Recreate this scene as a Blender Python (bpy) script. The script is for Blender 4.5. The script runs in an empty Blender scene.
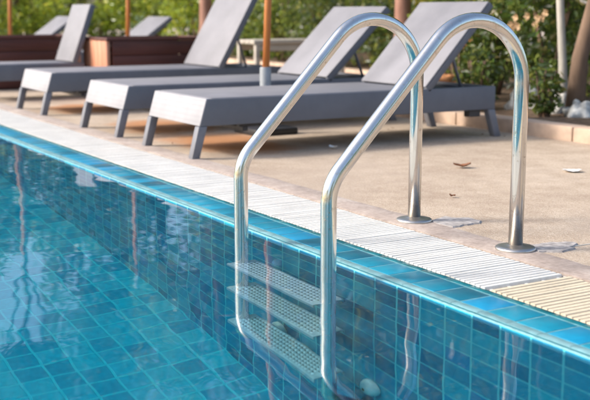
import bpy, bmesh, math, random
from mathutils import Vector, Matrix, noise
C = bpy.context
S = C.scene
col = S.collection
R = math.radians
random.seed(7)

# ------------------------------------------------------------------ camera
cam_d = bpy.data.cameras.new('camera'); cam = bpy.data.objects.new('camera', cam_d); col.objects.link(cam)
F = 1045.0 / 590.0                                   # focal length over picture width
vx = Vector((0.50728, 0.86178, 0.0))                 # picture right, in world
vd = Vector((0.15259, -0.08982, -0.98420))           # picture down
vf = Vector((-0.84817, 0.49926, -0.17706))           # forward
m = Matrix((vx, -vd, -vf)).transposed().to_4x4()
cam.matrix_world = Matrix.Translation((2.54, -1.568, 0.70)) @ m
cam_d.sensor_width = 36; cam_d.lens = 36 * F
cam_d.clip_start = 0.05; cam_d.clip_end = 2000
cam_d.dof.use_dof = True; cam_d.dof.focus_distance = 3.15; cam_d.dof.aperture_fstop = 4.2
S.camera = cam
S.render.resolution_x = 1024; S.render.resolution_y = 694

# ------------------------------------------------------------------ light
SUN_DIR = Vector((-0.38, -0.74, 0.60)).normalized()   # towards the sun
elev = math.asin(SUN_DIR.z); az = math.atan2(SUN_DIR.x, SUN_DIR.y)
w = bpy.data.worlds.new('World'); S.world = w; w.use_nodes = True
nt = w.node_tree; bg = nt.nodes['Background']
sky = nt.nodes.new('ShaderNodeTexSky'); sky.sky_type = 'NISHITA'; sky.sun_disc = False
sky.sun_elevation = elev; sky.sun_rotation = az
sky.air_density = 1.0; sky.dust_density = 4.0; sky.ozone_density = 1.0
nt.links.new(sky.outputs[0], bg.inputs[0]); bg.inputs[1].default_value = 0.15
sd = bpy.data.lights.new('sun', 'SUN'); sun = bpy.data.objects.new('sun', sd); col.objects.link(sun)
sd.energy = 1.5; sd.angle = R(10); sd.color = (1.0, 0.95, 0.88)
sun.rotation_euler = SUN_DIR.to_track_quat('Z', 'Y').to_euler(); sun.location = (0, -4, 8)
sd.cycles.is_caustics_light = True
S.view_settings.view_transform = 'Standard'; S.view_settings.look = 'None'
S.view_settings.gamma = 1; S.view_settings.use_curve_mapping = False
S.view_settings.exposure = 1.08
S.render.engine = 'CYCLES'
S.cycles.caustics_refractive = True; S.cycles.caustics_reflective = True
S.cycles.max_bounces = 12; S.cycles.transmission_bounces = 8

# ------------------------------------------------------------------ materials
class NT:
    def __init__(s, name):
        s.m = bpy.data.materials.new(name); s.m.use_nodes = True
        s.t = s.m.node_tree; s.n = s.t.nodes; s.b = s.n['Principled BSDF']
        s.out = s.n['Material Output']
    def node(s, typ, **k):
        n = s.n.new('ShaderNode' + typ)
        for a, v in k.items(): setattr(n, a, v)
        return n
    def link(s, a, b): s.t.links.new(a, b)
    def coord(s, kind='Object', scale=None):
        c = s.node('TexCoord').outputs[kind]
        if scale:
            mp = s.node('Mapping'); mp.inputs['Scale'].default_value = scale
            s.link(c, mp.inputs[0]); c = mp.outputs[0]
        return c
    def noise(s, scale, detail=4, vec=None, rough=.55):
        n = s.node('TexNoise'); n.inputs['Scale'].default_value = scale
        n.inputs['Detail'].default_value = detail; n.inputs['Roughness'].default_value = rough
        if vec is not None: s.link(vec, n.inputs[0])
        return n.outputs['Fac']
    def ramp(s, fac, stops, interp='LINEAR'):
        r = s.node('ValToRGB'); cr = r.color_ramp; cr.interpolation = interp
        while len(cr.elements) < len(stops): cr.elements.new(.5)
        for e, (p, c) in zip(cr.elements, stops):
            e.position = p; e.color = tuple(c) + (1,) if len(c) == 3 else c
        s.link(fac, r.inputs[0]); return r.outputs[0]
    def mix(s, a, b, fac, mode='MIX'):
        n = s.node('MixRGB', blend_type=mode)
        for v, i in ((fac, 0), (a, 1), (b, 2)):
            if isinstance(v, (int, float)): n.inputs[i].default_value = v
            elif isinstance(v, tuple): n.inputs[i].default_value = v + (1,)
            else: s.link(v, n.inputs[i])
        return n.outputs[0]
    def math(s, op, a, b=None, c=None):
        n = s.node('Math', operation=op)
        for i, v in enumerate((a, b, c)):
            if v is None: continue
            if isinstance(v, (int, float)): n.inputs[i].default_value = v
            else: s.link(v, n.inputs[i])
        return n.outputs[0]
    def bump(s, h, strength=.3, dist=.01, normal=None):
        b = s.node('Bump'); b.inputs['Strength'].default_value = strength
        b.inputs['Distance'].default_value = dist; s.link(h, b.inputs['Height'])
        if normal is not None: s.link(normal, b.inputs['Normal'])
        s.link(b.outputs[0], s.b.inputs['Normal']); return b.outputs[0]
    def set(s, color=None, rough=None, metal=None, spec=None):
        for key, v in (('Base Color', color), ('Roughness', rough), ('Metallic', metal), ('Specular IOR Level', spec)):
            if v is None: continue
            if isinstance(v, (int, float)): s.b.inputs[key].default_value = v
            elif isinstance(v, tuple): s.b.inputs[key].default_value = v + (1,)
            else: s.link(v, s.b.inputs[key])
        return s.m

def plain(name, color, rough=.6, metal=0, var=.25, scale=25, bump=.15, bd=.003):
    t = NT(name); n = t.noise(scale, 5, t.coord())
    lo = tuple(c * (1 - var) for c in color); hi = tuple(min(1, c * (1 + var)) for c in color)
    t.set(t.ramp(n, [(.3, lo), (.7, hi)]), rough, metal)
    t.bump(n, bump, bd); return t.m

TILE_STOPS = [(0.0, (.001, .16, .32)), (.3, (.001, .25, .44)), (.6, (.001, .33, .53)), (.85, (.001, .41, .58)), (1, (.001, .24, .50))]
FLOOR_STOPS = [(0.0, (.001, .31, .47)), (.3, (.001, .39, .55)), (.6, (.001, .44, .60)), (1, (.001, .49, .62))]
def tile_material(name, ax, stops, grout, size=(.1, .1), gw=.045):
    """glazed mosaic: hash of the tile index picks its colour"""
    t = NT(name); sep = t.node('SeparateXYZ'); t.link(t.coord(), sep.inputs[0])
    u = t.math('DIVIDE', sep.outputs[ax[0]], size[0]); v = t.math('DIVIDE', sep.outputs[ax[1]], size[1])
    fu, fv = t.math('FLOOR', u), t.math('FLOOR', v)
    cmb = t.node('CombineXYZ'); t.link(fu, cmb.inputs[0]); t.link(fv, cmb.inputs[1])
    wn = t.node('TexWhiteNoise', noise_dimensions='3D'); t.link(cmb.outputs[0], wn.inputs[0])
    base = t.ramp(wn.outputs['Value'], stops)
    mott = t.noise(38, 4, t.coord()); base = t.mix(base, t.ramp(mott, [(.3, (.72, .75, .78)), (.7, (1.0, 1.0, 1.0))]), .8, 'MULTIPLY')
    def edge(f):
        fr = t.math('FRACT', f); return t.math('MINIMUM', fr, t.math('SUBTRACT', 1.0, fr))
    e = t.math('MINIMUM', edge(u), edge(v))
    e = t.math('ADD', e, t.math('MULTIPLY', t.math('SUBTRACT', t.noise(60, 2, t.coord()), .5), .012))
    mr = t.node('MapRange', interpolation_type='SMOOTHSTEP'); t.link(e, mr.inputs[0])
    mr.inputs[1].default_value = gw * .55; mr.inputs[2].default_value = gw * 1.15
    t.set(t.mix(grout, base, mr.outputs[0]), .22)
    t.bump(mr.outputs[0], .5, .003); return t.m

M = {}
GROUT = (.10, .58, .68)
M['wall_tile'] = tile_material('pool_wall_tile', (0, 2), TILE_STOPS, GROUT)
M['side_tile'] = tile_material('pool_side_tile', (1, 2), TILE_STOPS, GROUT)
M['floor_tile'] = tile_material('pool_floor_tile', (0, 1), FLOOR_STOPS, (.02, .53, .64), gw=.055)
def lip_tile():
    t = NT('lip_tile'); g = t.node('NewGeometry')
    c = t.ramp(g.outputs['Random Per Island'], [(0, (.002, .12, .19)), (.3, (.004, .22, .33)), (.6, (.005, .29, .43)), (1, (.005, .27, .50))])
    n = t.noise(30, 4, t.coord()); c = t.mix(c, t.ramp(n, [(.3, (.7, .75, .8)), (.7, (1, 1, 1))]), .8, 'MULTIPLY')
    t.set(c, .3); t.bump(n, .05, .002); return t.m
M['lip_tile'] = lip_tile()
M['grout'] = plain('tile_grout', (.12, .31, .35), .5, var=.3, scale=40)
M['bullnose'] = plain('bullnose_glaze', (.17, .33, .36), .4, var=.35, scale=18, bump=.05)
M['dark_tile'] = plain('narrow_edge_tile', (.008, .15, .19), .2, var=.4, scale=22)
def grating_mat(name, c):
    t = NT(name); n = t.noise(7, 6, t.coord()); n2 = t.noise(90, 3, t.coord())
    a = t.ramp(n, [(.35, tuple(x * .88 for x in c)), (.65, c)])
    a = t.mix(a, t.ramp(n2, [(.3, (.78, .74, .68)), (.6, (1, 1, 1))]), .5, 'MULTIPLY')
    t.set(a, .5); t.bump(n2, .1, .002); return t.m
M['grate_white'] = grating_mat('white_grating_plastic', (.76, .745, .70))
M['grate_cream'] = grating_mat('cream_grating_plastic', (.72, .62, .46))
M['trough'] = plain('wet_channel', (.50, .48, .44), .4)

def deck_mat():
    t = NT('washed_pebble_deck'); co = t.coord()
    vo = t.node('TexVoronoi'); vo.inputs['Scale'].default_value = 210; t.link(co, vo.inputs[0])
    sep = t.node('SeparateColor'); t.link(vo.outputs['Color'], sep.inputs[0])
    peb = t.ramp(sep.outputs[0], [(0, (.42, .335, .255)), (.4, (.485, .40, .31)), (.75, (.54, .455, .36)), (1, (.60, .52, .425))])
    big = t.noise(1.6, 6, co, .65); mid = t.noise(9, 5, co)
    c = t.mix(peb, t.ramp(big, [(.32, (.70, .64, .60)), (.62, (1.02, 1.0, .98))]), .85, 'MULTIPLY')
    c = t.mix(c, t.ramp(mid, [(.35, (.78, .74, .71)), (.6, (1, 1, 1))]), .6, 'MULTIPLY')
    spk = t.noise(48, 3, co); c = t.mix(c, (.20, .15, .12), t.math('MULTIPLY', t.ramp(spk, [(.66, (0, 0, 0)), (.74, (1, 1, 1))]), .55))
    blt = t.noise(.75, 7, co, .72); c = t.mix(c, (.38, .30, .235), t.math('MULTIPLY', t.ramp(blt, [(.50, (0, 0, 0)), (.60, (1, 1, 1))]), .55))
    # orange-brown patches with wobbly edges below the loungers
    s = t.node('SeparateXYZ'); t.link(co, s.inputs[0])
    wob = t.math('MULTIPLY', t.math('SUBTRACT', t.noise(3.5, 4, co), .5), .9)
    for (x, y, rx, ry) in ((-2.55, .98, .62, .34), (-3.45, 1.0, .55, .33), (-4.85, 1.0, .5, .33)):
        dx = t.math('DIVIDE', t.math('SUBTRACT', s.outputs[0], x), rx)
        dy = t.math('DIVIDE', t.math('SUBTRACT', s.outputs[1], y), ry)
        d = t.math('ADD', t.math('SQRT', t.math('ADD', t.math('MULTIPLY', dx, dx), t.math('MULTIPLY', dy, dy))), wob)
        mask = t.ramp(d, [(.55, (.85, .85, .85)), (1.05, (0, 0, 0))])
        c = t.mix(c, (.44, .17, .04), t.math('MULTIPLY', mask, .88))
    t.set(c, .75)
    h = t.mix(vo.outputs['Distance'], mid, .35)
    t.bump(h, .5, .003); return t.m
M['deck'] = deck_mat()
def strip_mat():
    t = NT('edge_concrete'); co = t.coord(); n = t.noise(6, 6, co, .7); n2 = t.noise(70, 4, co)
    c = t.ramp(n, [(.3, (.25, .205, .18)), (.5, (.36, .30, .265)), (.7, (.47, .41, .365))])
    c = t.mix(c, t.ramp(n2, [(.35, (.7, .68, .66)), (.6, (1, 1, 1))]), .6, 'MULTIPLY')
    t.set(c, .8); t.bump(t.mix(n, n2, .5), .5, .005); return t.m
M['strip'] = strip_mat()
M['patch'] = plain('cement_patch', (.37, .34, .32), .85, var=.4, scale=45, bump=.7)
M['kerb'] = plain('kerb_concrete', (.50, .37, .28), .8, var=.25, scale=8, bump=.4)
def soil():
    t = NT('leaf_litter'); n = t.noise(22, 6, t.coord(), .7)
    t.set(t.ramp(n, [(.3, (.05, .032, .02)), (.55, (.14, .09, .055)), (.72, (.30, .21, .13))]), .95); t.bump(n, 1, .02); return t.m
M['soil'] = soil()
def grass():
    t = NT('lawn'); n = t.noise(14, 7, t.coord(), .7)
    t.set(t.ramp(n, [(.3, (.025, .05, .012)), (.7, (.09, .13, .03))]), .95); t.bump(n, 1, .03); return t.m
M['lawn'] = grass()

def steel(name, base, rough):
    t = NT(name); n = t.noise(9, 5, t.coord('Object', (1, 1, .25))); n2 = t.noise(160, 3, t.coord('Object', (1, 1, .04)))
    t.set(t.ramp(n, [(.3, tuple(c * .82 for c in base)), (.7, base)]), t.math('ADD', t.math('MULTIPLY', n2, .10), rough - .05), 1.0)
    # rust-brown film and dried splashes near the feet of the posts
    sz = t.node('SeparateXYZ'); t.link(t.coord(), sz.inputs[0])
    k = t.math('ADD', sz.outputs[2], t.math('MULTIPLY', t.noise(30, 5, t.coord('Object', (1, 1, .35)), .7), .22))
    foot = t.ramp(k, [(.02, (0, 0, 0)), (.08, (1, 1, 1)), (.15, (1, 1, 1)), (.26, (0, 0, 0))])
    foot = t.math('MULTIPLY', foot, t.math('GREATER_THAN', sz.outputs[1], -.25))
    spots = t.ramp(t.noise(75, 4, t.coord(), .6), [(.58, (0, 0, 0)), (.68, (1, 1, 1))])
    grime = t.math('MAXIMUM', t.math('MULTIPLY', foot, .40 if rough < .3 else .08), t.math('MULTIPLY', spots, .35))
    col_ = t.ramp(n, [(.3, tuple(c * .82 for c in base)), (.7, base)])
    t.set(t.mix(col_, (.36, .27, .17), grime), t.math('ADD', t.math('ADD', t.math('MULTIPLY', n2, .10), rough - .05), t.math('MULTIPLY', grime, .35)))
    t.bump(t.mix(n2, t.noise(55, 5, t.coord(), .7), .6), .12, .0015); return t.m
M['steel'] = steel('brushed_stainless', (.72, .71, .67), .165)
M['steel_dull'] = steel('dull_stainless', (.56, .55, .54), .36)
M['tread'] = plain('grey_tread', (.36, .52, .60), .35, var=.15, scale=40)
M['stud'] = plain('pale_tread_stud', (.66, .82, .88), .3, var=.1)
M['slot'] = plain('tread_groove', (.05, .07, .08), .6)

def weave(name, c, s=330):
    t = NT(name); co = t.coord()
    w1 = t.node('TexWave', wave_type='BANDS', bands_direction='X'); w1.inputs['Scale'].default_value = s / 6.28; t.link(co, w1.inputs[0])
    w2 = t.node('TexWave', wave_type='BANDS', bands_direction='Y'); w2.inputs['Scale'].default_value = s / 6.28; t.link(co, w2.inputs[0])
    w3 = t.node('TexWave', wave_type='BANDS', bands_direction='Z'); w3.inputs['Scale'].default_value = s / 6.28; t.link(co, w3.inputs[0])
    h = t.math('MULTIPLY', t.math('MULTIPLY', w1.outputs['Fac'], w2.outputs['Fac']), w3.outputs['Fac'])
    n = t.noise(5, 5, co, .6)
    a = t.ramp(n, [(.3, tuple(x * .86 for x in c)), (.7, tuple(x * 1.08 for x in c))])
    a = t.mix(a, t.ramp(h, [(0, (.78, .78, .80)), (.45, (1.04, 1.04, 1.04))]), .6, 'MULTIPLY')
    t.set(a, .62); t.bump(h, .25, .001); return t.m
M['weave'] = weave('grey_woven_lit', (.38, .375, .395), 260)  # foot panel: wicker tone lightened for the light falling on it
M['sling'] = weave('grey_sling_fabric', (.225, .225, .248), 230)
M['frame'] = weave('grey_woven_shaded', (.135, .147, .175), 200)  # same wicker on sides and rails, shade darkened into its tone
M['leg'] = plain('grey_lounger_leg', (.15, .155, .18), .45, var=.15, scale=12)
M['black'] = plain('black_plastic', (.03, .03, .035), .5)
def wood(name, a, b, scale=(30, 30, 2.2), rough=.5):
    t = NT(name); n = t.noise(1.0, 6, t.coord('Object', scale), .65)
    t.set(t.ramp(n, [(.3, a), (.7, b)]), rough); t.bump(n, .35, .003); return t.m
M['pole_wood'] = wood('orange_varnished_wood', (.38, .115, .025), (.62, .24, .06))
M['shade_wood'] = wood('shade_toned_timber', (.055, .014, .010), (.12, .032, .022), (25, 2, 25))  # planter sides and rim: shade is put into the timber colour
M['lit_end_wood'] = wood('sun_toned_timber', (.40, .15, .085), (.62, .32, .20), (25, 25, 3))  # planter ends: same timber, with sunlight put into its colour
M['bench_wood'] = wood('pale_grey_wood', (.32, .29, .25), (.50, .46, .40), (20, 3, 20))
M['sleeve'] = plain('grey_metal_sleeve', (.28, .31, .34), .4, var=.15)
M['canvas'] = plain('cream_canvas', (.72, .68, .60), .8, var=.12, scale=8, bump=.3)
M['bark'] = wood('brown_bark', (.09, .055, .035), (.24, .16, .11), (9, 9, 2), .9)
M['red_bark'] = wood('reddish_bark', (.20, .09, .06), (.42, .24, .18), (9, 9, 2), .85)
M['pale_bark'] = wood('pale_bark', (.26, .24, .20), (.55, .52, .46), (7, 7, 1.8), .85)
M['rock'] = plain('white_rock', (.46, .46, .44), .85, var=.6, scale=16, bump=.9, bd=.03)
M['orange_rock'] = plain('orange_sandstone', (.50, .22, .09), .8, var=.35, scale=12, bump=.5, bd=.02)
M['dry_leaf'] = plain('dry_leaf', (.22, .09, .04), .7)
M['petal'] = plain('white_petal', (.80, .78, .74), .6, var=.08)
M['fitting'] = plain('pale_pool_fitting', (.78, .82, .80), .3, var=.05)
M['pink'] = plain('cream_petal', (.50, .33, .18), .6)

def leafmat(name, stops, trans=.45):
    t = NT(name); g = t.node('NewGeometry')
    c = t.ramp(g.outputs['Random Per Island'], stops)
    d = t.node('BsdfDiffuse'); tr = t.node('BsdfTranslucent'); gl = t.node('BsdfGlossy'); gl.inputs['Roughness'].default_value = .35
    t.link(c, d.inputs[0]); t.link(t.mix(c, (.9, 1.0, .25), .25, 'MIX'), tr.inputs[0])
    m1 = t.node('MixShader'); m1.inputs[0].default_value = trans; t.link(d.outputs[0], m1.inputs[1]); t.link(tr.outputs[0], m1.inputs[2])
    m2 = t.node('MixShader'); m2.inputs[0].default_value = .06; t.link(m1.outputs[0], m2.inputs[1]); t.link(gl.outputs[0], m2.inputs[2])
    t.link(m2.outputs[0], t.out.inputs[0]); return t.m
M['leaf_bright'] = leafmat('bright_green_leaves', [(0, (.08, .13, .010)), (.5, (.24, .34, .018)), (.85, (.42, .50, .030)), (1, (.66, .60, .06))])
M['leaf_mid'] = leafmat('mid_green_leaves', [(0, (.018, .045, .007)), (.5, (.07, .13, .014)), (.85, (.16, .24, .025)), (1, (.38, .34, .05))])
M['leaf_dark'] = leafmat('dark_green_leaves', [(0, (.012, .03, .008)), (.5, (.032, .075, .012)), (.88, (.09, .16, .022)), (1, (.26, .19, .06))])
M['leaf_yellow'] = leafmat('yellow_green_leaves', [(0, (.12, .14, .012)), (.5, (.32, .29, .02)), (1, (.58, .46, .04))])

def water_mat():
    t = NT('pool_water'); g = t.node('BsdfGlass'); g.inputs['Roughness'].default_value = 0; g.inputs['IOR'].default_value = 1.33
    g.inputs['Color'].default_value = (1, 1, 1, 1)
    t.link(g.outputs[0], t.out.inputs['Surface'])
    v = t.node('VolumeAbsorption'); v.inputs['Color'].default_value = (.10, .90, .95, 1); v.inputs['Density'].default_value = .35
    t.link(v.outputs[0], t.out.inputs['Volume']); return t.m
M['water'] = water_mat()

# ------------------------------------------------------------------ helpers
def obj(name, bm, mat, parent=None, smooth=False, angle=None):
    me = bpy.data.meshes.new(name); bm.normal_update(); bm.to_mesh(me); bm.free()
    if mat is not None: me.materials.append(mat)
    if smooth: me.polygons.foreach_set('use_smooth', [True] * len(me.polygons))
    if angle is not None:
        me.polygons.foreach_set('use_smooth', [True] * len(me.polygons)); me.set_sharp_from_angle(angle=R(angle))
    o = bpy.data.objects.new(name, me); col.objects.link(o)
    if parent: o.parent = parent
    return o
def struct(name, bm, mat, kind='structure', **k):
    o = obj(name, bm, mat, None, **k); o['kind'] = kind; return o
def thing(name, label, cat, loc=(0, 0, 0), rz=0, group=None):
    o = bpy.data.objects.new(name, None); col.objects.link(o); o.location = loc; o.rotation_euler = (0, 0, rz)
    o.empty_display_size = .1
    return tag(o, label, cat, group)
def tag(o, label, cat, group=None):
    o['label'] = label; o['category'] = cat
    if group: o['group'] = group
    return o
def dup(root, loc, rz, label, group=None):
    r = root.copy(); col.objects.link(r); r.location = loc; r.rotation_euler = (0, 0, rz); r['label'] = label
    if group: r['group'] = group
    for ch in list(root.children):
        c = ch.copy(); col.objects.link(c); c.parent = r
        for g in ch.children:
            d = g.copy(); col.objects.link(d); d.parent = c
    return r
def box(bm, x0, x1, y0, y1, z0, z1, bev=0):
    n0 = len(bm.verts)
    vs = [bm.verts.new((x, y, z)) for z in (z0, z1) for (x, y) in ((x0, y0), (x1, y0), (x1, y1), (x0, y1))]
    fs = [(3, 2, 1, 0), (4, 5, 6, 7), (0, 1, 5, 4), (1, 2, 6, 5), (2, 3, 7, 6), (3, 0, 4, 7)]
    faces = [bm.faces.new([vs[i] for i in f]) for f in fs]
    if bev:
        es = list({e for f in faces for e in f.edges})
        bmesh.ops.bevel(bm, geom=es, offset=bev, segments=2, affect='EDGES', profile=.5)
def prism(bm, poly, x0, x1, bev=0, axis='X'):
    """extrude a (y, z) outline along X"""
    a = [bm.verts.new((x0, y, z)) for y, z in poly]; b = [bm.verts.new((x1, y, z)) for y, z in poly]
    n = len(poly); faces = [bm.faces.new(a[::-1]), bm.faces.new(b)]
    for i in range(n): faces.append(bm.faces.new((a[i], a[(i + 1) % n], b[(i + 1) % n], b[i])))
    bmesh.ops.recalc_face_normals(bm, faces=faces)
    if bev:
        es = list({e for f in faces for e in f.edges})
        bmesh.ops.bevel(bm, geom=es, offset=bev, segments=2, affect='EDGES', profile=.5)
def tube(bm, pts, rad, seg=24, cap=True):
    pts = [Vector(p) for p in pts]; n = len(pts)
    rr = rad if isinstance(rad, (list, tuple)) else [rad] * n
    ref = None; rings = []
    for i, p in enumerate(pts):
        d = (pts[min(i + 1, n - 1)] - pts[max(i - 1, 0)]).normalized()
        if ref is None:
            ref = d.orthogonal().normalized()
        ref = (ref - d * ref.dot(d)).normalized(); s = d.cross(ref)
        rings.append([bm.verts.new(p + (ref * math.cos(2 * math.pi * k / seg) + s * math.sin(2 * math.pi * k / seg)) * rr[i]) for k in range(seg)])
    for a, b in zip(rings, rings[1:]):
        for k in range(seg): bm.faces.new((a[k], a[(k + 1) % seg], b[(k + 1) % seg], b[k]))
    if cap:
        bm.faces.new(rings[0][::-1]); bm.faces.new(rings[-1])
def lathe(bm, prof, seg=32, cx=0, cy=0, cz=0):
    rings = []
    for r_, z in prof: rings.append([bm.verts.new((cx + r_ * math.cos(2 * math.pi * k / seg), cy + r_ * math.sin(2 * math.pi * k / seg), cz + z)) for k in range(seg)])
    for a, b in zip(rings, rings[1:]):
        for k in range(seg): bm.faces.new((a[k], a[(k + 1) % seg], b[(k + 1) % seg], b[k]))
    bm.faces.new(rings[-1]); bm.faces.new(rings[0][::-1])
def fillet(pts, radii, seg=14):
    """polyline with rounded corners"""
    out = [Vector(pts[0])]
    for i in range(1, len(pts) - 1):
        p = Vector(pts[i]); a = (Vector(pts[i - 1]) - p).normalized(); b = (Vector(pts[i + 1]) - p).normalized()
        ang = a.angle(b); r_ = radii[i - 1]; T = r_ / math.tan(ang / 2)
        c = p + (a + b).normalized() * (r_ / math.sin(ang / 2))
        s = p + a * T - c; e = p + b * T - c; tot = s.angle(e); ax = s.cross(e).normalized()
        for k in range(seg + 1): out.append(c + Matrix.Rotation(tot * k / seg, 3, ax) @ s)
    out.append(Vector(pts[-1])); return out
def quad(bm, x0, x1, y0, y1, z):
    bm.faces.new([bm.verts.new(p) for p in ((x0, y0, z), (x1, y0, z), (x1, y1, z), (x0, y1, z))])
def blob(bm, r_, sx, sy, sz, seed, sub=3, amp=.25, c=(0, 0, 0)):
    g = bmesh.ops.create_icosphere(bm, subdivisions=sub, radius=r_)
    for v in g['verts']:
        n = noise.noise(v.co * (1.6 / r_) + Vector((seed, 0, 0))); k = 1 + amp * n * 1.6
        v.co = Vector((v.co.x * sx * k + c[0], v.co.y * sy * k + c[1], v.co.z * sz * k + c[2]))

# ------------------------------------------------------------------ setting
PX0, PX1, PY0, DEP = -10.0, 4.5, -7.0, -1.36
bm = bmesh.new(); quad(bm, PX0, PX1, PY0, 0, DEP); pf = struct('pool_floor', bm, M['floor_tile'])
bm = bmesh.new()
def vquad(bm, a, b, z0, z1):
    bm.faces.new([bm.verts.new(p) for p in ((a[0], a[1], z0), (b[0], b[1], z0), (b[0], b[1], z1), (a[0], a[1], z1))])
vquad(bm, (PX1, 0), (PX0, 0), DEP, -.0035); vquad(bm, (PX0, PY0), (PX1, PY0), DEP, 0)
pw = struct('pool_wall', bm, M['wall_tile'])
bm = bmesh.new(); vquad(bm, (PX0, 0), (PX0, PY0), DEP, 0); vquad(bm, (PX1, PY0), (PX1, 0), DEP, 0)
ps = struct('pool_end_wall', bm, M['side_tile'])

# water: a closed body, its rippled top 2 cm under the lip, its other faces buried behind the tiles
def ripple(x, y):
    h = .0016 * noise.noise(Vector((x * 1.3, y * 2.4, 0))) + .0008 * noise.noise(Vector((x * 4.0 + 7, y * 5.0, 3)))
    h += .00026 * noise.noise(Vector((x * 12, y * 13, 9)))
    return h
WZ = -.008
bm = bmesh.new()
NX, NY = 560, 190
def sp(a, b, n, near, k):                             # spacing denser near the ladder
    return [a + (b - a) * i / n for i in range(n + 1)]
xs = [PX0 - .01] + [-8 + 10.5 * i / NX for i in range(NX + 1)] + [PX1 + .01]
ys = [PY0 - .01] + [-3.2 + 3.204 * i / NY for i in range(NY + 1)]
grid = [[bm.verts.new((x, y, WZ + ripple(x, y))) for x in xs] for y in ys]
for j in range(len(ys) - 1):
    for i in range(len(xs) - 1): bm.faces.new((grid[j][i], grid[j][i + 1], grid[j + 1][i + 1], grid[j + 1][i]))
zb = DEP - .02
def skirt(line):
    lo = [bm.verts.new((v.co.x, v.co.y, zb)) for v in line]
    for i in range(len(line) - 1): bm.faces.new((line[i], line[i + 1], lo[i + 1], lo[i]))
    return lo
top = [g for g in grid]
l1 = skirt(grid[0]); l2 = skirt(grid[-1]); l3 = skirt([g[0] for g in grid]); l4 = skirt([g[-1] for g in grid])
bm.faces.new((l1[0], l1[-1], l2[-1], l2[0]))
bmesh.ops.remove_doubles(bm, verts=l1 + l2 + l3 + l4, dist=1e-5)
bmesh.ops.recalc_face_normals(bm, faces=bm.faces)
wat = struct('pool_water', bm, M['water'], angle=40)
wat.cycles.is_caustics_caster = True
for o in (pf, pw, ps): o.cycles.is_caustics_receiver = True

# lip: bullnose, one row of 10 cm tiles, a narrow edge tile, on a grout bed
bm = bmesh.new()
prism(bm, [(.0015, -.10), (.0015, -.004), (.0035, -.0012), (.0075, -.0010), (.008, -.006), (.0145, -.006), (.015, -.0019), (.175, -.0019), (.175, -.10)], PX0, PX1)
struct('lip_grout_bed', bm, M['grout'])
bm = bmesh.new(); x = PX0
while x < PX1 - .05:
    prism(bm, [(.0168, -.006), (.0172, -.0012), (.0205, .0000), (.036, .0002), (.039, -.0008), (.0395, -.006)], x + .0008, min(x + .0992, PX1))
    x += .1
struct('lip_bullnose', bm, M['bullnose'], angle=45)
bm = bmesh.new(); x = PX0
while x < PX1 - .05:
    z = random.uniform(-.0003, .0003)
    box(bm, x + .0036, x + .0964, .0465, .1435, -.02, -.0009 + z, .0006); x += .1
struct('lip_tiles', bm, M['lip_tile'], angle=35)
bm = bmesh.new(); x = PX0
while x < PX1 - .05:
    box(bm, x + .001, x + .099, .1520, .1735, -.02, -.0012, .0004); x += .1
struct('lip_edge_tiles', bm, M['dark_tile'], angle=35)

bm = bmesh.new(); box(bm, PX0, PX1, .0082, .0165, -.02, -.0025); struct('lip_drip_groove', bm, M['dark_tile'])
# overflow channel and its slatted grating
bm = bmesh.new()
prism(bm, [(.1755, -.004), (.179, -.004), (.179, -.07), (.455, -.07), (.455, -.0045), (.4585, -.0045), (.4585, -.09), (.1755, -.09)], PX0, PX1)
struct('overflow_channel', bm, M['trough'])
def grating(name, x0, x1, mat, label):
    bm = bmesh.new(); x = x0; p = .0205
    while x + p <= x1 + 1e-6:
        h = random.uniform(-.0008, .0008)
        a, b = x + .0012, x + p - .0024
        # slat with rounded shoulders, running from the lip to the deck
        pr = [(a, -.022), (a, -.003), (a + .0022, 0), (b - .0022, 0), (b, -.003), (b, -.022)]
        f = [bm.verts.new((q, .1815, z + h)) for q, z in pr]; g = [bm.verts.new((q, .4525, z + h)) for q, z in pr]
        n = len(pr); bm.faces.new(f); bm.faces.new(g[::-1])
        for i in range(n): bm.faces.new((f[(i + 1) % n], f[i], g[i], g[(i + 1) % n]))
        x += p
    for y in (.195, .255, .315, .375, .43): box(bm, x0 + .001, x1 - .001, y, y + .010, -.018, -.0065)
    bmesh.ops.recalc_face_normals(bm, faces=bm.faces)
    return tag(obj(name, bm, mat, angle=50), label, 'drain grating')
grating('channel_grating', PX0, .556, M['grate_white'], 'white plastic slatted grating over the overflow channel beside the blue lip tiles')
grating('channel_grating', .558, PX1, M['grate_cream'], 'cream yellowish slatted grating section at the end of the white one')

# deck sheets around the pool
def deck_sheet(x0, x1, y0, y1, z=0): quad(bm, x0, x1, y0, y1, z)
bm = bmesh.new()
deck_sheet(-40, 30, .572, 30); deck_sheet(-40, PX0, PY0, .572); deck_sheet(PX1, 30, PY0, .572); deck_sheet(-40, 30, -30, PY0)
struct('pool_deck', bm, M['deck'])
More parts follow.
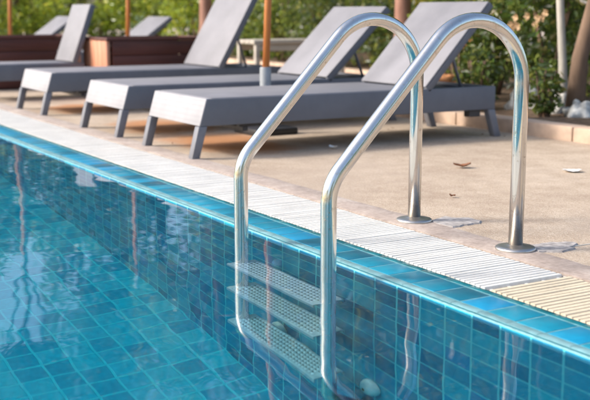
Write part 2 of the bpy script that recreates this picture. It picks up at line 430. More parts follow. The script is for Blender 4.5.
# concrete strip with a slightly ragged outer edge
bm = bmesh.new(); n = 420; rows = []
for i in range(n + 1):
    x = PX0 + (PX1 - PX0) * i / n
    y1 = .578 + .010 * noise.noise(Vector((x * 5, 0, 1))) + .006 * noise.noise(Vector((x * 19, 4, 1)))
    y0 = .4595
    z1 = .004
    rows.append([bm.verts.new(p) for p in ((x, y0, -.09), (x, y0, .0015), (x, y0 + .004, .004), (x, y1, z1), (x, y1 + .004, -.002))])
for a, b in zip(rows, rows[1:]):
    for k in range(4): bm.faces.new((a[k], b[k], b[k + 1], a[k + 1]))
bmesh.ops.recalc_face_normals(bm, faces=bm.faces)
struct('deck_edge_strip', bm, M['strip'], angle=40)
bm = bmesh.new()
def irregular(bm, cx, cy, rx, ry, z0, z1, seed, rot=0):
    n = 26; a = []; b = []
    for k in range(n):
        t = 2 * math.pi * k / n; q = 1 + .55 * noise.noise(Vector((math.cos(t) * 1.5, math.sin(t) * 1.5, seed)))+ .3 * noise.noise(Vector((math.cos(t) * 5, math.sin(t) * 5, seed)))
        dx, dy = rx * q * math.cos(t), ry * q * math.sin(t)
        dx, dy = dx * math.cos(rot) - dy * math.sin(rot), dx * math.sin(rot) + dy * math.cos(rot)
        a.append(bm.verts.new((cx + dx, cy + dy, z0))); b.append(bm.verts.new((cx + dx * .94, cy + dy * .94, z1)))
    bm.faces.new(b)
    for k in range(n): bm.faces.new((a[k], a[(k + 1) % n], b[(k + 1) % n], b[k]))
irregular(bm, -.175, .660, .085, .075, -.001, .005, 3.1, .4)
irregular(bm, .275, .655, .055, .085, -.001, .005, 8.4, -.2)
struct('cement_repair', bm, M['patch'])
bm = bmesh.new(); y = .58
box(bm, .300, .306, .60, 2.62, -.002, .0015)
struct('deck_joint', bm, M['trough'])
# kerb and planting beds
bm = bmesh.new()
for i in range(11):
    x = -4.6 + i * 1.0; box(bm, x + .004, x + .996, 2.63, 2.76, -.05, .078 + random.uniform(-.004, .004), .010)
for i in range(2):
    y = 2.77 + i; box(bm, -4.596, -4.47, y, y + .99, -.05, .078, .010)
for i in range(9):
    x = -13.6 + i * 1.0; box(bm, x + .004, x + .996, 4.84, 4.97, -.05, .078, .010)
struct('garden_kerb', bm, M['kerb'], angle=40)
def bed(x0, x1, y0, y1, step=.18):
    nx, ny = int((x1 - x0) / step), int((y1 - y0) / step)
    g = [[bm.verts.new((x0 + (x1 - x0) * i / nx, y0 + (y1 - y0) * j / ny,
        (.055 if 0 < j else .05) + .035 * noise.noise(Vector((i * .5, j * .5, x0))))) for i in range(nx + 1)] for j in range(ny + 1)]
    for j in range(ny):
        for i in range(nx): bm.faces.new((g[j][i], g[j][i + 1], g[j + 1][i + 1], g[j + 1][i]))
bm = bmesh.new(); bed(-4.47, 6.4, 2.76, 4.9); bed(-13.6, 6.4, 4.97, 11); bed(-24, -13.6, .2, 11)
struct('garden_soil', bm, M['soil'], smooth=True)
bm = bmesh.new()
for q in ((-600, -40, -600, 600), (30, 600, -600, 600), (-40, 30, 30, 600), (-40, 30, -600, -30)): quad(bm, *q, -.01)
struct('lawn', bm, M['lawn'])

# ------------------------------------------------------------------ ladder
lad = thing('pool_ladder', 'stainless steel pool ladder with two arched handrails and three underwater steps', 'pool ladder', (0, .54, 0))
def lp(y, z): return (0, y - .54, z)
prof = fillet([lp(.543, .0), lp(.543, .95), lp(-.117, .252), lp(-.117, -.87), lp(-.022, -.97)], [.18, .13, .08], 22)
for sx in (-.25, .25):
    bm = bmesh.new(); tube(bm, [Vector((sx, p.y, p.z)) for p in prof], .0215, 32)
    o = obj('handrail', bm, M['steel'], lad, smooth=True); o.cycles.is_caustics_receiver = True
    bm = bmesh.new()
    lathe(bm, [(.060, .0035), (.0608, .008), (.058, .0115), (.045, .0145), (.030, .0165), (.0255, .0185), (.0225, .0195)], 40, sx, .003, 0)
    obj('escutcheon', bm, M['steel_dull'], lad, angle=50)
    bm = bmesh.new(); tube(bm, [(sx, -.575, -.958), (sx, -.560, -.972), (sx, -.543, -.990)], [.024, .025, .023], 20)
    obj('rubber_foot', bm, M['tread'], lad, smooth=True)
for z in (-.20, -.45, -.74):
    yc = -.117 - .54; bm = bmesh.new()
    # pressed tread: flat top with turned-down long edges
    prism(bm, [(yc - .050, z - .022), (yc - .050, z - .004), (yc - .045, z), (yc + .045, z), (yc + .050, z - .004), (yc + .050, z - .022),
               (yc + .047, z - .022), (yc + .047, z - .005), (yc - .047, z - .005), (yc - .047, z - .022)], -.254, .254)
    st = obj('step', bm, M['tread'], lad, angle=30); st.cycles.is_caustics_receiver = True
    bm = bmesh.new()
    for i in range(27):
        for j in range(6):
            x = -.226 + i * .0174 + (.0087 if j % 2 else 0); y = yc - .0375 + j * .015
            if x > .23: continue
            lathe(bm, [(.0046, -.0005), (.0042, .0010), (.0024, .0016)], 8, x, y, z)
    g = obj('grip_studs', bm, M['stud'], st, smooth=True); g.cycles.is_caustics_receiver = True
    bm = bmesh.new()
    for i in range(27):
        for j in range(5):
            x = -.2215 + i * .0174 + (.0087 if j % 2 else 0); y = yc - .030 + j * .015
            if x > .23: continue
            box(bm, x - .0015, x + .0065, y - .0018, y + .0018, z - .001, z + .0006)
    g = obj('drain_slots', bm, M['slot'], st); g.cycles.is_caustics_receiver = True

# wall fittings
def fitting(x, z, label):
    bm = bmesh.new()
    lathe(bm, [(.038, 0), (.038, .008), (.034, .017), (.023, .026), (.009, .030)], 32)
    bmesh.ops.rotate(bm, verts=bm.verts, matrix=Matrix.Rotation(R(90), 3, 'X'))
    t = thing('pool_inlet', label, 'pool fitting', (x, -.001, z), 0, 'round inlets in the pool wall')
    o = obj('dome', bm, M['fitting'], t, angle=40); o.cycles.is_caustics_receiver = True
    bm = bmesh.new(); lathe(bm, [(.006, .0), (.006, .0315)], 16); bmesh.ops.rotate(bm, verts=bm.verts, matrix=Matrix.Rotation(R(90), 3, 'X'))
    obj('nozzle', bm, M['slot'], t)
fitting(-.215, -.86, 'pale round wall inlet seen behind the lowest ladder step')
fitting(.29, -.84, 'pale round wall inlet right of the ladder near the bottom edge')
fitting(.72, -.80, 'pale round wall inlet farthest right, half cut off by the bottom edge')

# ------------------------------------------------------------------ loungers
def make_lounger(name, label, w=.63, hinge=1.39, end=1.89, ang=46, L=.63, cat='sun lounger', group='grey sun loungers beside the pool', rear=True):
    t = thing(name, label, cat, (0, 0, 0), 0, group); h = w / 2
    for s in (-1, 1):
        bm = bmesh.new()
        prism(bm, [(.043, .158), (.083, .288), (end, .288), (end, .158)], s * h - (.032 if s > 0 else 0), s * h + (.032 if s < 0 else 0), .005)
        obj('side_panel', bm, M['frame'], t, angle=40)
    bm = bmesh.new()
    prism(bm, [(.040, .160), (.079, .290), (.106, .291), (.070, .160)], -h + .002, h - .002, .004)
    obj('foot_panel', bm, M['weave'], t, angle=40)
    bm = bmesh.new()
    prism(bm, [(.108, .262), (.108, .2925), (hinge - .01, .2925), (hinge - .01, .262)], -h + .006, h - .006, .005)
    obj('seat', bm, M['sling'], t, angle=40)
    bm = bmesh.new()
    prism(bm, [(hinge + .005, .250), (hinge + .005, .272), (end - .034, .272), (end - .034, .250)], -h + .034, h - .034, .003)
    prism(bm, [(end - .032, .160), (end - .032, .286), (end + .001, .286), (end + .001, .160)], -h + .034, h - .034, .003)
    obj('rear_deck', bm, M['frame'], t, angle=40)
    for s in (-1, 1):
        xa, xb = (s * h - .044, s * h + .002) if s > 0 else (s * h - .002, s * h + .044)
        bm = bmesh.new()
        prism(bm, [(-.004, 0), (.036, .1575), (.082, .1575), (.038, 0)], xa, xb, .004); obj('leg', bm, M['leg'], t, angle=40)
        bm = bmesh.new()
        prism(bm, [(end - .052, .1575), (end - .002, .1575), (end + .048, 0), (end + .004, 0)], xa, xb, .004); obj('leg', bm, M['leg'], t, angle=40)
    a = R(ang); d = Vector((math.cos(a), math.sin(a))); n = Vector((-d.y, d.x)); p = Vector((hinge + .008, .290))
    def q(u, v): r_ = p + d * u + n * v; return (r_.x, r_.y)
    bm = bmesh.new(); prism(bm, [q(.004, .002), q(.004, .012), q(L, .012), q(L, .002)], -h + .004, h - .004, .004)
    br = obj('backrest', bm, M['sling'], t, angle=40)
    for s in (-1, 1):
        bm = bmesh.new(); x0 = s * h - (.028 if s > 0 else 0)
        prism(bm, [q(0, -.034), q(0, .0005), q(L + .003, .0005), q(L + .003, -.034)], x0, x0 + .028, .004)
        obj('side_rail', bm, M['frame'], br, angle=40)
    bm = bmesh.new(); prism(bm, [q(L - .03, -.033), q(L - .03, .0003), q(L + .002, .0003), q(L + .002, -.033)], -h + .029, h - .029, .003)
    obj('top_rail', bm, M['frame'], br, angle=40)
    if rear:
        bm = bmesh.new(); s0 = p + d * (L * .55) - n * .03
        for sx in (-h * .55, h * .55): tube(bm, [(sx, s0.x, s0.y), (sx, min(s0.x + .10, end - .08), .27)], .009, 10)
        tube(bm, [(-h * .55, min(s0.x + .10, end - .08), .277), (h * .55, min(s0.x + .10, end - .08), .277)], .009, 10)
        obj('support_strut', bm, M['leg'], t, smooth=True)
        bm = bmesh.new(); box(bm, -h + .05, h - .05, .30, .33, .118, .140, .003)
        for sx in (-h + .05, h - .08): box(bm, sx, sx + .03, .28, .52, .140, .157, .002)
        obj('folding_bar', bm, M['black'], t)
        bm = bmesh.new(); box(bm, h - .07, h - .02, end - .17, end - .09, .118, .157, .004)
        obj('bracket', bm, M['black'], t)
    return t
GR = 'grey sun loungers beside the pool'
def place(o, x, y): o.location = (x, y, 0)
a = make_lounger('sun_lounger', 'nearest grey woven sun lounger, its seat passing behind both ladder handrails', ang=47); place(a, -2.31, .530)
b = make_lounger('sun_lounger', 'second grey sun lounger from the ladder, with the orange pole beside its foot half', ang=44); place(b, -3.325, .535)
b['label'] = 'grey sun lounger directly behind the nearest one, orange pole standing between the two'
c = make_lounger('sun_lounger', 'grey sun lounger in front of the long timber planter, backrest raised steeply', ang=60, L=.64, hinge=1.35); place(c, -4.80, .560)
d = make_lounger('lounge_chair', 'short grey lounge seat at the left edge of the photo with a steep light backrest', w=.46, hinge=.76, end=.86, ang=70, L=.50, rear=False); place(d, -6.05, .48)
e = make_lounger('sun_lounger', 'distant grey lounger whose low backrest shows above the long timber planter', ang=36, L=.60); place(e, -8.3, 1.20)
f_ = dup(e, (-9.7, .60, 0), 0, 'most distant grey lounger, only a sliver of backrest above the left planter')

# ------------------------------------------------------------------ umbrellas (folded)
def make_umbrella(label):
    t = thing('umbrella_pole', label, 'umbrella pole', (0, 0, 0), 0, 'umbrella poles between the loungers')
    bm = bmesh.new(); box(bm, -.14, .14, -.14, .14, 0, .04, .01); obj('base_slab', bm, M['black'], t, angle=40)
    bm = bmesh.new(); lathe(bm, [(.036, .045), (.034, .06), (.033, .375), (.030, .385)], 24); obj('sleeve', bm, M['sleeve'], t, angle=40)
    bm = bmesh.new(); tube(bm, [(0, 0, .30), (.002, .018, .75), (0, .052, 1.95)], .0205, 20); obj('pole', bm, M['pole_wood'], t, smooth=True)
    bm = bmesh.new(); lathe(bm, [(.026, 1.93), (.030, 1.94), (.030, 1.99), (.016, 2.03), (.006, 2.05)], 20, 0, .052); obj('finial', bm, M['sleeve'], t, angle=40)
    return t
u = make_umbrella('orange wooden umbrella pole in a grey sleeve, behind the nearest lounger'); place(u, -2.815, 1.385)
dup(u, (-7.25, 2.28, 0), 0, 'orange umbrella pole rising behind the long timber planter')
dup(u, (-8.5, 1.47, 0), R(20), 'orange umbrella pole rising behind the planter at the left edge')

# ------------------------------------------------------------------ planters
def make_planter(label, x0, x1, y0, y1, h):
    t = thing('planter', label, 'planter', ((x0 + x1) / 2, (y0 + y1) / 2, 0), 0, 'low timber planters'); a_, b_ = (x1 - x0) / 2, (y1 - y0) / 2
    n = 4; ph = (h - .02) / n
    for s in (-1, 1):
        bm = bmesh.new()
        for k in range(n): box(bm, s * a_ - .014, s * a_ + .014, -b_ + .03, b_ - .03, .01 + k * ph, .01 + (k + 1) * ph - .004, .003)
        obj('side_panel', bm, M['shade_wood'], t, angle=40)
        bm = bmesh.new()
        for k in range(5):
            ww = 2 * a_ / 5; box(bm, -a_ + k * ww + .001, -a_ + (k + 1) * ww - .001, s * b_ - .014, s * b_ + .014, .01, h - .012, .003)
        obj('end_panel', bm, M['lit_end_wood'], t, angle=40)
    bm = bmesh.new()
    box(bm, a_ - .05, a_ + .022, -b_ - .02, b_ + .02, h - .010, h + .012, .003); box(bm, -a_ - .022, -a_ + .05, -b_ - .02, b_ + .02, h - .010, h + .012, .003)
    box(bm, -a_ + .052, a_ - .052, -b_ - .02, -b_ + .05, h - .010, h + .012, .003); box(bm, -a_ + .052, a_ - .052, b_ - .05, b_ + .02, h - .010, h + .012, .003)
    obj('rim', bm, M['shade_wood'], t, angle=40)
    bm = bmesh.new(); quad(bm, -a_ + .01, a_ - .01, -b_ + .01, b_ - .01, h - .06); obj('soil', bm, M['soil'], t)
    return t
make_planter('long timber planter with shade-toned sides and a sunlit-toned orange end, behind a lounger', -5.98, -5.42, 1.40, 2.28, .485)
make_planter('shade-toned timber planter at the left edge behind the short lounge seat', -7.65, -7.05, .55, 1.72, .47)

# ------------------------------------------------------------------ bench
t = thing('bench', 'small pale wooden bench in front of the bushes, behind the orange pole', 'bench', (-6.05, 3.45, 0))
bm = bmesh.new()
for k in range(4): box(bm, -.19 + k * .096, -.19 + k * .096 + .090, -.50, .50, .412, .448, .004)
obj('bench_top', bm, M['bench_wood'], t, angle=40)
for sx in (-.165, .165):
    for sy in (-.46, .46):
        bm = bmesh.new(); box(bm, sx - .022, sx + .022, sy - .022, sy + .022, 0, .411, .004); obj('leg', bm, M['bench_wood'], t, angle=40)
bm = bmesh.new()
for sx in (-.165, .165): box(bm, sx - .012, sx + .012, -.436, .436, .35, .40, .003)
obj('apron', bm, M['bench_wood'], t)

# ------------------------------------------------------------------ small litter on the deck
def leaf_bm(L, W, curl, seed):
    bm = bmesh.new(); n = 8; rows = []
    for i in range(n + 1):
        u_ = i / n; wd = W * math.sin(math.pi * min(.97, max(.03, u_))) ** .8
        z = .004 + curl * (u_ - .5) ** 2 * 2 + .004 * noise.noise(Vector((u_ * 5, seed, 0)))
        rows.append([bm.verts.new((L * (u_ - .5), s * wd, z + abs(s) * curl * .5 + .0015 * th)) for th in (0, 1) for s in (-1, -.4, .4, 1)])
    for a_, b_ in zip(rows, rows[1:]):
        for k in range(3):
            bm.faces.new((a_[k], a_[k + 1], b_[k + 1], b_[k])); bm.faces.new((b_[4 + k], b_[5 + k], a_[5 + k], a_[4 + k]))
    return bm
o = obj('fallen_leaf', leaf_bm(.080, .026, .020, 2), M['dry_leaf'], smooth=True); o.location = (-1.137, 1.48, 0); o.rotation_euler = (0, 0, 1.1)
tag(o, 'curled brown dry leaf lying on the deck between the two deck posts', 'leaf')
o = obj('fallen_petal', leaf_bm(.085, .036, .006, 5), M['petal'], smooth=True); o.location = (-.794, 1.824, 0); o.rotation_euler = (0, 0, .9)
tag(o, 'white fallen petal on the deck at far right near the kerb', 'petal')
o = obj('fallen_petal', leaf_bm(.055, .02, .015, 8), M['petal'], smooth=True); o.location = (-2.0, 1.334, 0); o.rotation_euler = (0, 0, .3)
tag(o, 'small white petal on the deck in the shadow of the nearest lounger', 'petal')
for (x, y, r_, lab) in ((-.55, .95, .3, 'tiny brown twig leaf on the deck near the rear post'), (-.1, 1.9, 1.9, 'tiny dry leaf on the open deck toward the kerb')):
    o = obj('fallen_leaf', leaf_bm(.028, .008, .01, x), M['dry_leaf'], smooth=True); o.location = (x, y, 0); o.rotation_euler = (0, 0, r_); tag(o, lab, 'leaf')

rnd = random.Random(31)
for k in range(16):
    x, y = rnd.uniform(-3.6, .9), rnd.uniform(.62, 2.55)
    if k % 3 == 0: y = 2.6 - rnd.random() ** 2 * .25
    o = obj('leaf_crumb', leaf_bm(rnd.uniform(.012, .026), rnd.uniform(.003, .006), .003, k), M['dry_leaf'], smooth=True)
    o.location = (x, y, 0); o.rotation_euler = (0, 0, rnd.uniform(0, 6)); tag(o, 'tiny crumb of dry leaf scattered on the beige deck', 'leaf crumb', 'leaf crumbs on the deck')
# ------------------------------------------------------------------ garden
def rock(x, y, r_, sx, sy, sz, seed, mat, label, z=.05):
    bm = bmesh.new(); blob(bm, r_, sx, sy, sz, seed, 4, .35)
    for v in bm.verts: v.co += v.co.normalized() * r_ * (.16 * noise.noise(v.co * 22 + Vector((seed, 0, 0))) + .22 * abs(noise.noise(v.co * 11)))
    o = obj('rock', bm, mat, smooth=True); o.location = (x, y, z); tag(o, label, 'rock'); return o
rock(-2.80, 3.42, .12, 1.5, 1.0, 1.0, 1.3, M['rock'], 'broad white rock in the bed right of the front handrail')
rock(-2.46, 3.36, .10, 1.0, 1.0, 1.25, 4.7, M['rock'], 'tall white rock between dark stems near the right edge')
rock(-2.12, 3.22, .08, 1.0, 1.2, 1.2, 7.7, M['rock'], 'white rock at the right edge behind the kerb')
rock(-3.15, 3.15, .06, 1.3, 1.0, .7, 9.1, M['rock'], 'small low white rock beside the head of the nearest lounger')
rock(-3.30, 3.10, .12, 1.1, 1.1, .8, 12.1, M['orange_rock'], 'orange sandstone rock behind the nearest lounger', .17)
rock(-3.42, 3.02, .10, 1.2, 1.0, .7, 15.1, M['rock'], 'white rock under the orange stone behind the nearest lounger', .08)

def leaves(bm, n, rx, ry, rz, cz, size, seed, clumps=28, spread=.30, shell=.35):
    rnd = random.Random(seed); cl = []
    for _ in range(clumps):
        while True:
            v = Vector((rnd.uniform(-1, 1), rnd.uniform(-1, 1), rnd.uniform(-1, 1)))
            if shell < v.length < 1: break
        cl.append((v, rnd.uniform(.6, 1.3)))
    for i in range(n):
        v, k = cl[rnd.randrange(clumps)]
        p = v + Vector((rnd.gauss(0, 1), rnd.gauss(0, 1), rnd.gauss(0, 1))) * spread * k * .55
        p = Vector((p.x * rx, p.y * ry, cz + p.z * rz))
        if p.z < .06: p.z = .06 + rnd.random() * .25
        s = size * rnd.uniform(.6, 1.35)
        a_ = Vector((rnd.gauss(0, 1), rnd.gauss(0, 1), rnd.gauss(-.35, .7))).normalized()
        b_ = a_.cross(Vector((rnd.gauss(0, 1), rnd.gauss(0, 1), rnd.gauss(0, 1)))).normalized(); nn = a_.cross(b_)
        q = [p, p + a_ * s * .45 + b_ * s * .28 + nn * s * .08, p + a_ * s, p + a_ * s * .45 - b_ * s * .28 + nn * s * .08]
        vs = [bm.verts.new(x) for x in q]
        bm.faces.new((vs[0], vs[1], vs[2])); bm.faces.new((vs[0], vs[2], vs[3]))
def shrub(name, label, x, y, rx, ry, h, mat, n, size, seed, stem='bark', group='bushes behind the loungers', stems=5):
    t = thing(name, label, 'bush', (x, y, .04), 0, group)
    bm = bmesh.new(); leaves(bm, n, rx, ry, h * .5, h * .52, size, seed, clumps=34, shell=.15); obj('foliage', bm, mat, t)
    bm = bmesh.new(); rnd = random.Random(seed + 1)
    for k in range(stems):
        a_ = rnd.uniform(0, 6.28); d_ = rnd.uniform(.3, .8)
        x1, y1 = rx * d_ * math.cos(a_), ry * d_ * math.sin(a_)
        tube(bm, [(x1 * .15, y1 * .15, -.05), (x1 * .4 + rnd.uniform(-.03, .03), y1 * .4, h * .3), (x1, y1, h * .8)], [.022, .014, .005], 7)
    obj('stems', bm, M[stem], t, smooth=True); return t
def tree(label, x, y, h, tr, crz, rx, ry, mat, bark, n, size, seed, lean=(0, 0), group='trees behind the hedge'):
    t = thing('tree', label, 'tree', (x, y, 0), 0, group); rnd = random.Random(seed)
    bm = bmesh.new(); top = Vector((lean[0], lean[1], h * .72))
    pts = [Vector((lean[0] * (k / 6) ** 1.2 + .03 * h * .3 * math.sin(k * 1.7 + seed), lean[1] * (k / 6) ** 1.2 + .02 * math.cos(k * 2.1 + seed), -.05 + h * .72 * k / 6)) for k in range(7)]
    tube(bm, pts, [tr * (1.25 if k == 0 else 1 - .1 * k) for k in range(7)], 14)
    obj('trunk', bm, M[bark], t, smooth=True)
    bm = bmesh.new()
    for k in range(9):
        i = rnd.choice((3, 4, 5, 6)); s = pts[i]; a_ = rnd.uniform(0, 6.28); r_ = rnd.uniform(.5, .9)
        e_ = Vector((lean[0] + rx * r_ * math.cos(a_), lean[1] + ry * r_ * math.sin(a_), crz + (h - crz) * rnd.uniform(.1, .8)))
        mid = (s + e_) / 2 + Vector((0, 0, .08 * h)); tube(bm, [s, mid, e_], [tr * .4, tr * .25, tr * .08], 7)
    obj('limbs', bm, M[bark], t, smooth=True)
    bm = bmesh.new(); leaves(bm, n, rx, ry, (h - crz) / 2 * 1.05, (h + crz) / 2, size, seed, clumps=46, spread=.26)
    for v in bm.verts: v.co += Vector((lean[0], lean[1], 0))
    obj('crown', bm, mat, t); return t
B = 'bushes behind the loungers'
shr = [  # x, y, rx, ry, h, mat, n, leaf, label
 (-2.95, 3.75, .50, .40, 1.15, 'leaf_dark', 2600, .065, 'dark green bush right of the front handrail behind the white rocks'),
 (-3.75, 3.90, .50, .42, 1.25, 'leaf_dark', 2800, .065, 'dark green bush seen through the arch of the front handrail'),
 (-2.30, 3.08, .12, .10, .38, 'leaf_dark', 420, .05, 'small dark plant at the foot of the dark slim trunk'),
 (-2.98, 3.12, .16, .12, .42, 'leaf_dark', 520, .05, 'small dark plant hidden partly by the front post'),
 (-3.55, 3.40, .22, .16, .50, 'leaf_dark', 700, .05, 'small dark plant behind the head end of the nearest lounger'),
 (-2.25, 4.10, .50, .45, 1.30, 'leaf_dark', 2600, .065, 'dark bush at the right edge behind the pale leaning trunk'),
 (-4.55, 4.55, .60, .45, 1.35, 'leaf_mid', 2600, .07, 'green bush behind the nearest lounger backrest'),
 (-3.45, 4.95, .60, .50, 1.60, 'leaf_mid', 2400, .075, 'taller green bush in the second row toward the right'),
 (-5.75, 5.45, .65, .50, 1.30, 'leaf_mid', 2600, .075, 'green bush between the two nearest backrests'),
 (-6.95, 5.35, .65, .45, .85, 'leaf_dark', 2400, .07, 'low dark green bush behind the small bench'),
 (-7.15, 6.15, .80, .50, 1.60, 'leaf_yellow', 2600, .08, 'sunlit yellow green bush above the second backrest'),
 (-8.30, 5.40, .70, .45, .95, 'leaf_dark', 2400, .07, 'dark green bush left of the orange pole behind the bench'),
 (-8.85, 6.30, .80, .50, 1.50, 'leaf_mid', 2600, .08, 'mid green bush left of the yellow one in the back row'),
 (-9.90, 5.55, .75, .50, 1.10, 'leaf_mid', 2400, .075, 'green bush just right of the brown trunk'),
 (-11.2, 5.70, .80, .55, 1.30, 'leaf_mid', 2400, .08, 'green bush behind the steep backrest of the third lounger'),
 (-12.6, 5.60, .80, .60, 1.30, 'leaf_bright', 2600, .08, 'bright green bush above the far lounger backrest'),
 (-14.3, 4.95, .80, .70, 1.35, 'leaf_bright', 2600, .085, 'bright green bush above the long planter'),
 (-14.6, 3.75, .75, .65, 1.35, 'leaf_bright', 2600, .085, 'bright green bush above the left end of the long planter'),
 (-14.4, 2.70, .75, .60, 1.20, 'leaf_bright', 2600, .085, 'bright green bush at the left edge behind the distant lounger'),
 (-15.6, 1.70, .80, .70, 1.60, 'leaf_mid', 2200, .085, 'mid green bush just outside the left edge'),
 (-16.8, 4.40, 1.0, .9, 2.00, 'leaf_yellow', 2600, .10, 'yellow green bush in the far back at the left'),
 (-16.2, 3.00, .9, .8, 1.70, 'leaf_mid', 2400, .10, 'large mid green bush in the far back at the left'),
 (-15.2, 6.50, 1.0, .8, 2.10, 'leaf_bright', 2600, .10, 'large bright bush in the far back behind the planter'),
 (-12.9, 7.30, 1.0, .8, 2.30, 'leaf_mid', 2600, .10, 'large green bush in the far back left of the brown trunk'),
 (-10.4, 7.60, 1.0, .8, 2.20, 'leaf_mid', 2600, .10, 'large green bush in the far back above the bench'),
 (-5.00, 6.40, .9, .7, 2.10, 'leaf_mid', 2600, .09, 'large green bush far behind the handrails'),
]
for i, (x, y, rx, ry, h, mt, n, sz, lab) in enumerate(shr):
    shrub('bush', lab, x, y, rx, ry, h, M[mt], n, sz, 100 + i * 7, group=B)
trs = [  # label, x, y, h, trunk, crown base, rx, ry, mat, bark, n, leaf, lean
 ('pale leaning tree trunk near the right edge behind the kerb', -2.40, 3.40, 3.6, .030, 1.7, .9, .8, 'leaf_mid', 'pale_bark', 3200, .09, (-.55, .0)),
 ('dark slim tree trunk among the white rocks at the right edge', -2.28, 3.30, 3.9, .055, 1.9, .9, .8, 'leaf_dark', 'bark', 3200, .09, (.55, .2)),
 ('reddish tree trunk above the nearest lounger backrest', -5.15, 4.05, 4.6, .085, 1.7, 1.2, 1.0, 'leaf_mid', 'red_bark', 4500, .10, (.1, .1)),
 ('brown tree trunk between the far lounger backrest and the steep backrest', -8.85, 3.86, 5.0, .085, 1.9, 1.4, 1.1, 'leaf_mid', 'red_bark', 4800, .10, (0, .2)),
 ('tall broad tree in the back right', -4.2, 6.8, 6.0, .14, 1.8, 1.9, 1.4, 'leaf_dark', 'bark', 8500, .12, (0, 0)),
 ('tall broad tree in the back centre', -7.9, 7.6, 6.2, .15, 1.8, 2.0, 1.5, 'leaf_mid', 'bark', 8500, .12, (0, 0)),
 ('tall broad tree back left of centre', -11.6, 7.9, 6.0, .15, 1.8, 1.9, 1.5, 'leaf_mid', 'bark', 8500, .12, (0, 0)),
 ('tree far behind the long planter', -15.0, 8.3, 5.6, .14, 1.6, 1.7, 1.4, 'leaf_bright', 'bark', 5000, .12, (0, 0)),
 ('far tree at the left behind the bushes', -17.5, 5.8, 3.9, .10, 1.3, 1.2, 1.1, 'leaf_mid', 'bark', 3500, .11, (0, 0)),
 ('tall tree in the far belt, outside the left edge', -21.0, .8, 8.0, .2, .9, 2.6, 2.2, 'leaf_mid', 'bark', 5500, .20, (0, 0)),
 ('low round tree in the far belt at the left', -22.5, 5.0, 5.2, .2, .8, 2.4, 2.2, 'leaf_mid', 'bark', 5500, .20, (0, 0)),
 ('tall tree whose crown starts high above the left bushes', -14.8, 3.3, 7.6, .07, 4.9, 2.0, 1.6, 'leaf_dark', 'bark', 4500, .13, (0, 0)),
 ('tall tree in the far belt behind the long planter', -20.8, 8.4, 9.6, .22, .9, 2.3, 2.1, 'leaf_dark', 'bark', 11000, .19, (0, 0)),
 ('tall tree in the far belt left of the brown trunk', -18.3, 11.2, 9.6, .22, .9, 2.4, 2.1, 'leaf_dark', 'bark', 11000, .19, (0, 0)),
 ('tall tree in the far belt behind the steep backrest', -14.2, 11.6, 9.0, .22, .9, 2.4, 2.1, 'leaf_dark', 'bark', 11000, .19, (0, 0)),
 ('tall tree in the far belt behind the bench', -10.2, 11.4, 8.4, .22, .9, 2.4, 2.0, 'leaf_dark', 'bark', 11000, .19, (0, 0)),
 ('tall tree in the far belt behind the handrails', -6.4, 11.0, 7.8, .22, .9, 2.3, 2.0, 'leaf_dark', 'bark', 11000, .19, (0, 0)),
 ('tree across the pool behind the camera', -6.5, -14.0, 4.6, .16, .5, 2.6, 2.0, 'leaf_mid', 'bark', 3500, .24, (0, 0)),
 ('second tree across the pool behind the camera', -1.0, -15.0, 4.8, .16, .5, 2.8, 2.0, 'leaf_mid', 'bark', 3500, .24, (0, 0)),
 ('third tree across the pool behind the camera', 5.0, -14.0, 5.0, .16, .5, 2.8, 2.0, 'leaf_mid', 'bark', 3500, .24, (0, 0)),
 ('tree beyond the near end of the pool', 12.5, -6.0, 5.0, .16, .5, 2.4, 2.6, 'leaf_mid', 'bark', 3500, .24, (0, 0)),
 ('second tree beyond the near end of the pool', 12.5, 1.5, 5.2, .16, .5, 2.4, 2.8, 'leaf_mid', 'bark', 3500, .24, (0, 0)),
 ('slender tree closing the gap in the far belt', -21.5, 6.5, 8.6, .14, .9, 1.25, 1.2, 'leaf_dark', 'bark', 3200, .18, (0, 0)),
 ('farthest small tree at the left edge', -18.0, 2.2, 4.2, .10, 1.3, 1.3, 1.2, 'leaf_mid', 'bark', 3500, .11, (0, 0)),
]
for i, (lab, x, y, h, tr, cz, rx, ry, mt, bk, n, sz, ln) in enumerate(trs):
    tree(lab, x, y, h, tr, cz, rx, ry, M[mt], bk, n, sz, 500 + i * 11, ln)
def flowers(label, x, y, z, n, spread, mat, seed):
    rnd = random.Random(seed); o = thing('blossom_spray', label, 'flowers', (x, y, z), 0, 'blossoms in the dark bushes')
    for k in range(n):
        bm = bmesh.new(); c0 = Vector((rnd.gauss(0, spread), rnd.gauss(0, spread * .5), rnd.gauss(0, spread)))
        for j in range(5):
            a_ = j * 1.2566 + rnd.random(); d_ = Vector((math.cos(a_), -.5, math.sin(a_))).normalized(); s_ = d_.cross(Vector((.5, -.8, .1))).normalized()
            vs = [bm.verts.new(c0 + q) for q in (Vector(), d_ * .018 + s_ * .012, d_ * .034, d_ * .018 - s_ * .012)]
            bm.faces.new(vs)
        bmesh.ops.remove_doubles(bm, verts=bm.verts, dist=1e-5); obj('blossom', bm, mat, o)
flowers('cream blossoms in the dark bush just right of the front handrail arch', -2.95, 3.38, .60, 8, .035, M['pink'], 1)
flowers('cream blossoms in the dark bush left of the pale leaning trunk', -2.72, 3.42, .68, 7, .03, M['pink'], 2)
flowers('orange blossoms low under the arch of the front handrail', -3.45, 3.42, .55, 7, .04, M['orange_rock'], 3)
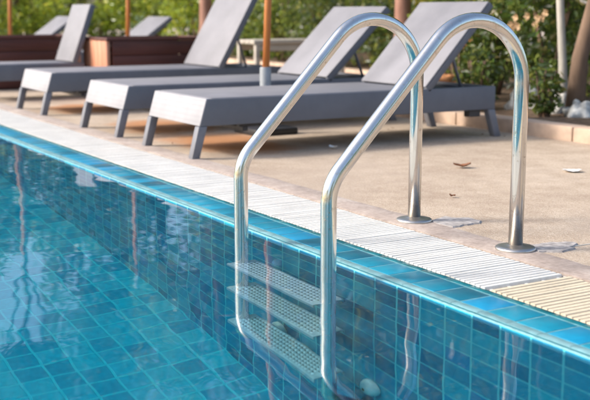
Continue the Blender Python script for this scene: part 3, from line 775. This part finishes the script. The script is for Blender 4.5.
# hanging looped vine at the right edge
bm = bmesh.new(); pts = [(-2.42 + .0 * k, 3.30, 0) for k in range(2)]
pts = [Vector((-2.47, 3.44, 1.45)), Vector((-2.46, 3.46, 1.05)), Vector((-2.44, 3.46, .86)), Vector((-2.42, 3.49, .77)), Vector((-2.38, 3.53, .745)), Vector((-2.33, 3.57, .77)), Vector((-2.28, 3.60, .86)), Vector((-2.24, 3.62, 1.1)), Vector((-2.2, 3.62, 1.5))]
tube(bm, pts, .010, 10); o = obj('vine', bm, M['pale_bark'], smooth=True); tag(o, 'pale vine hanging in a loop at the top right corner', 'vine')
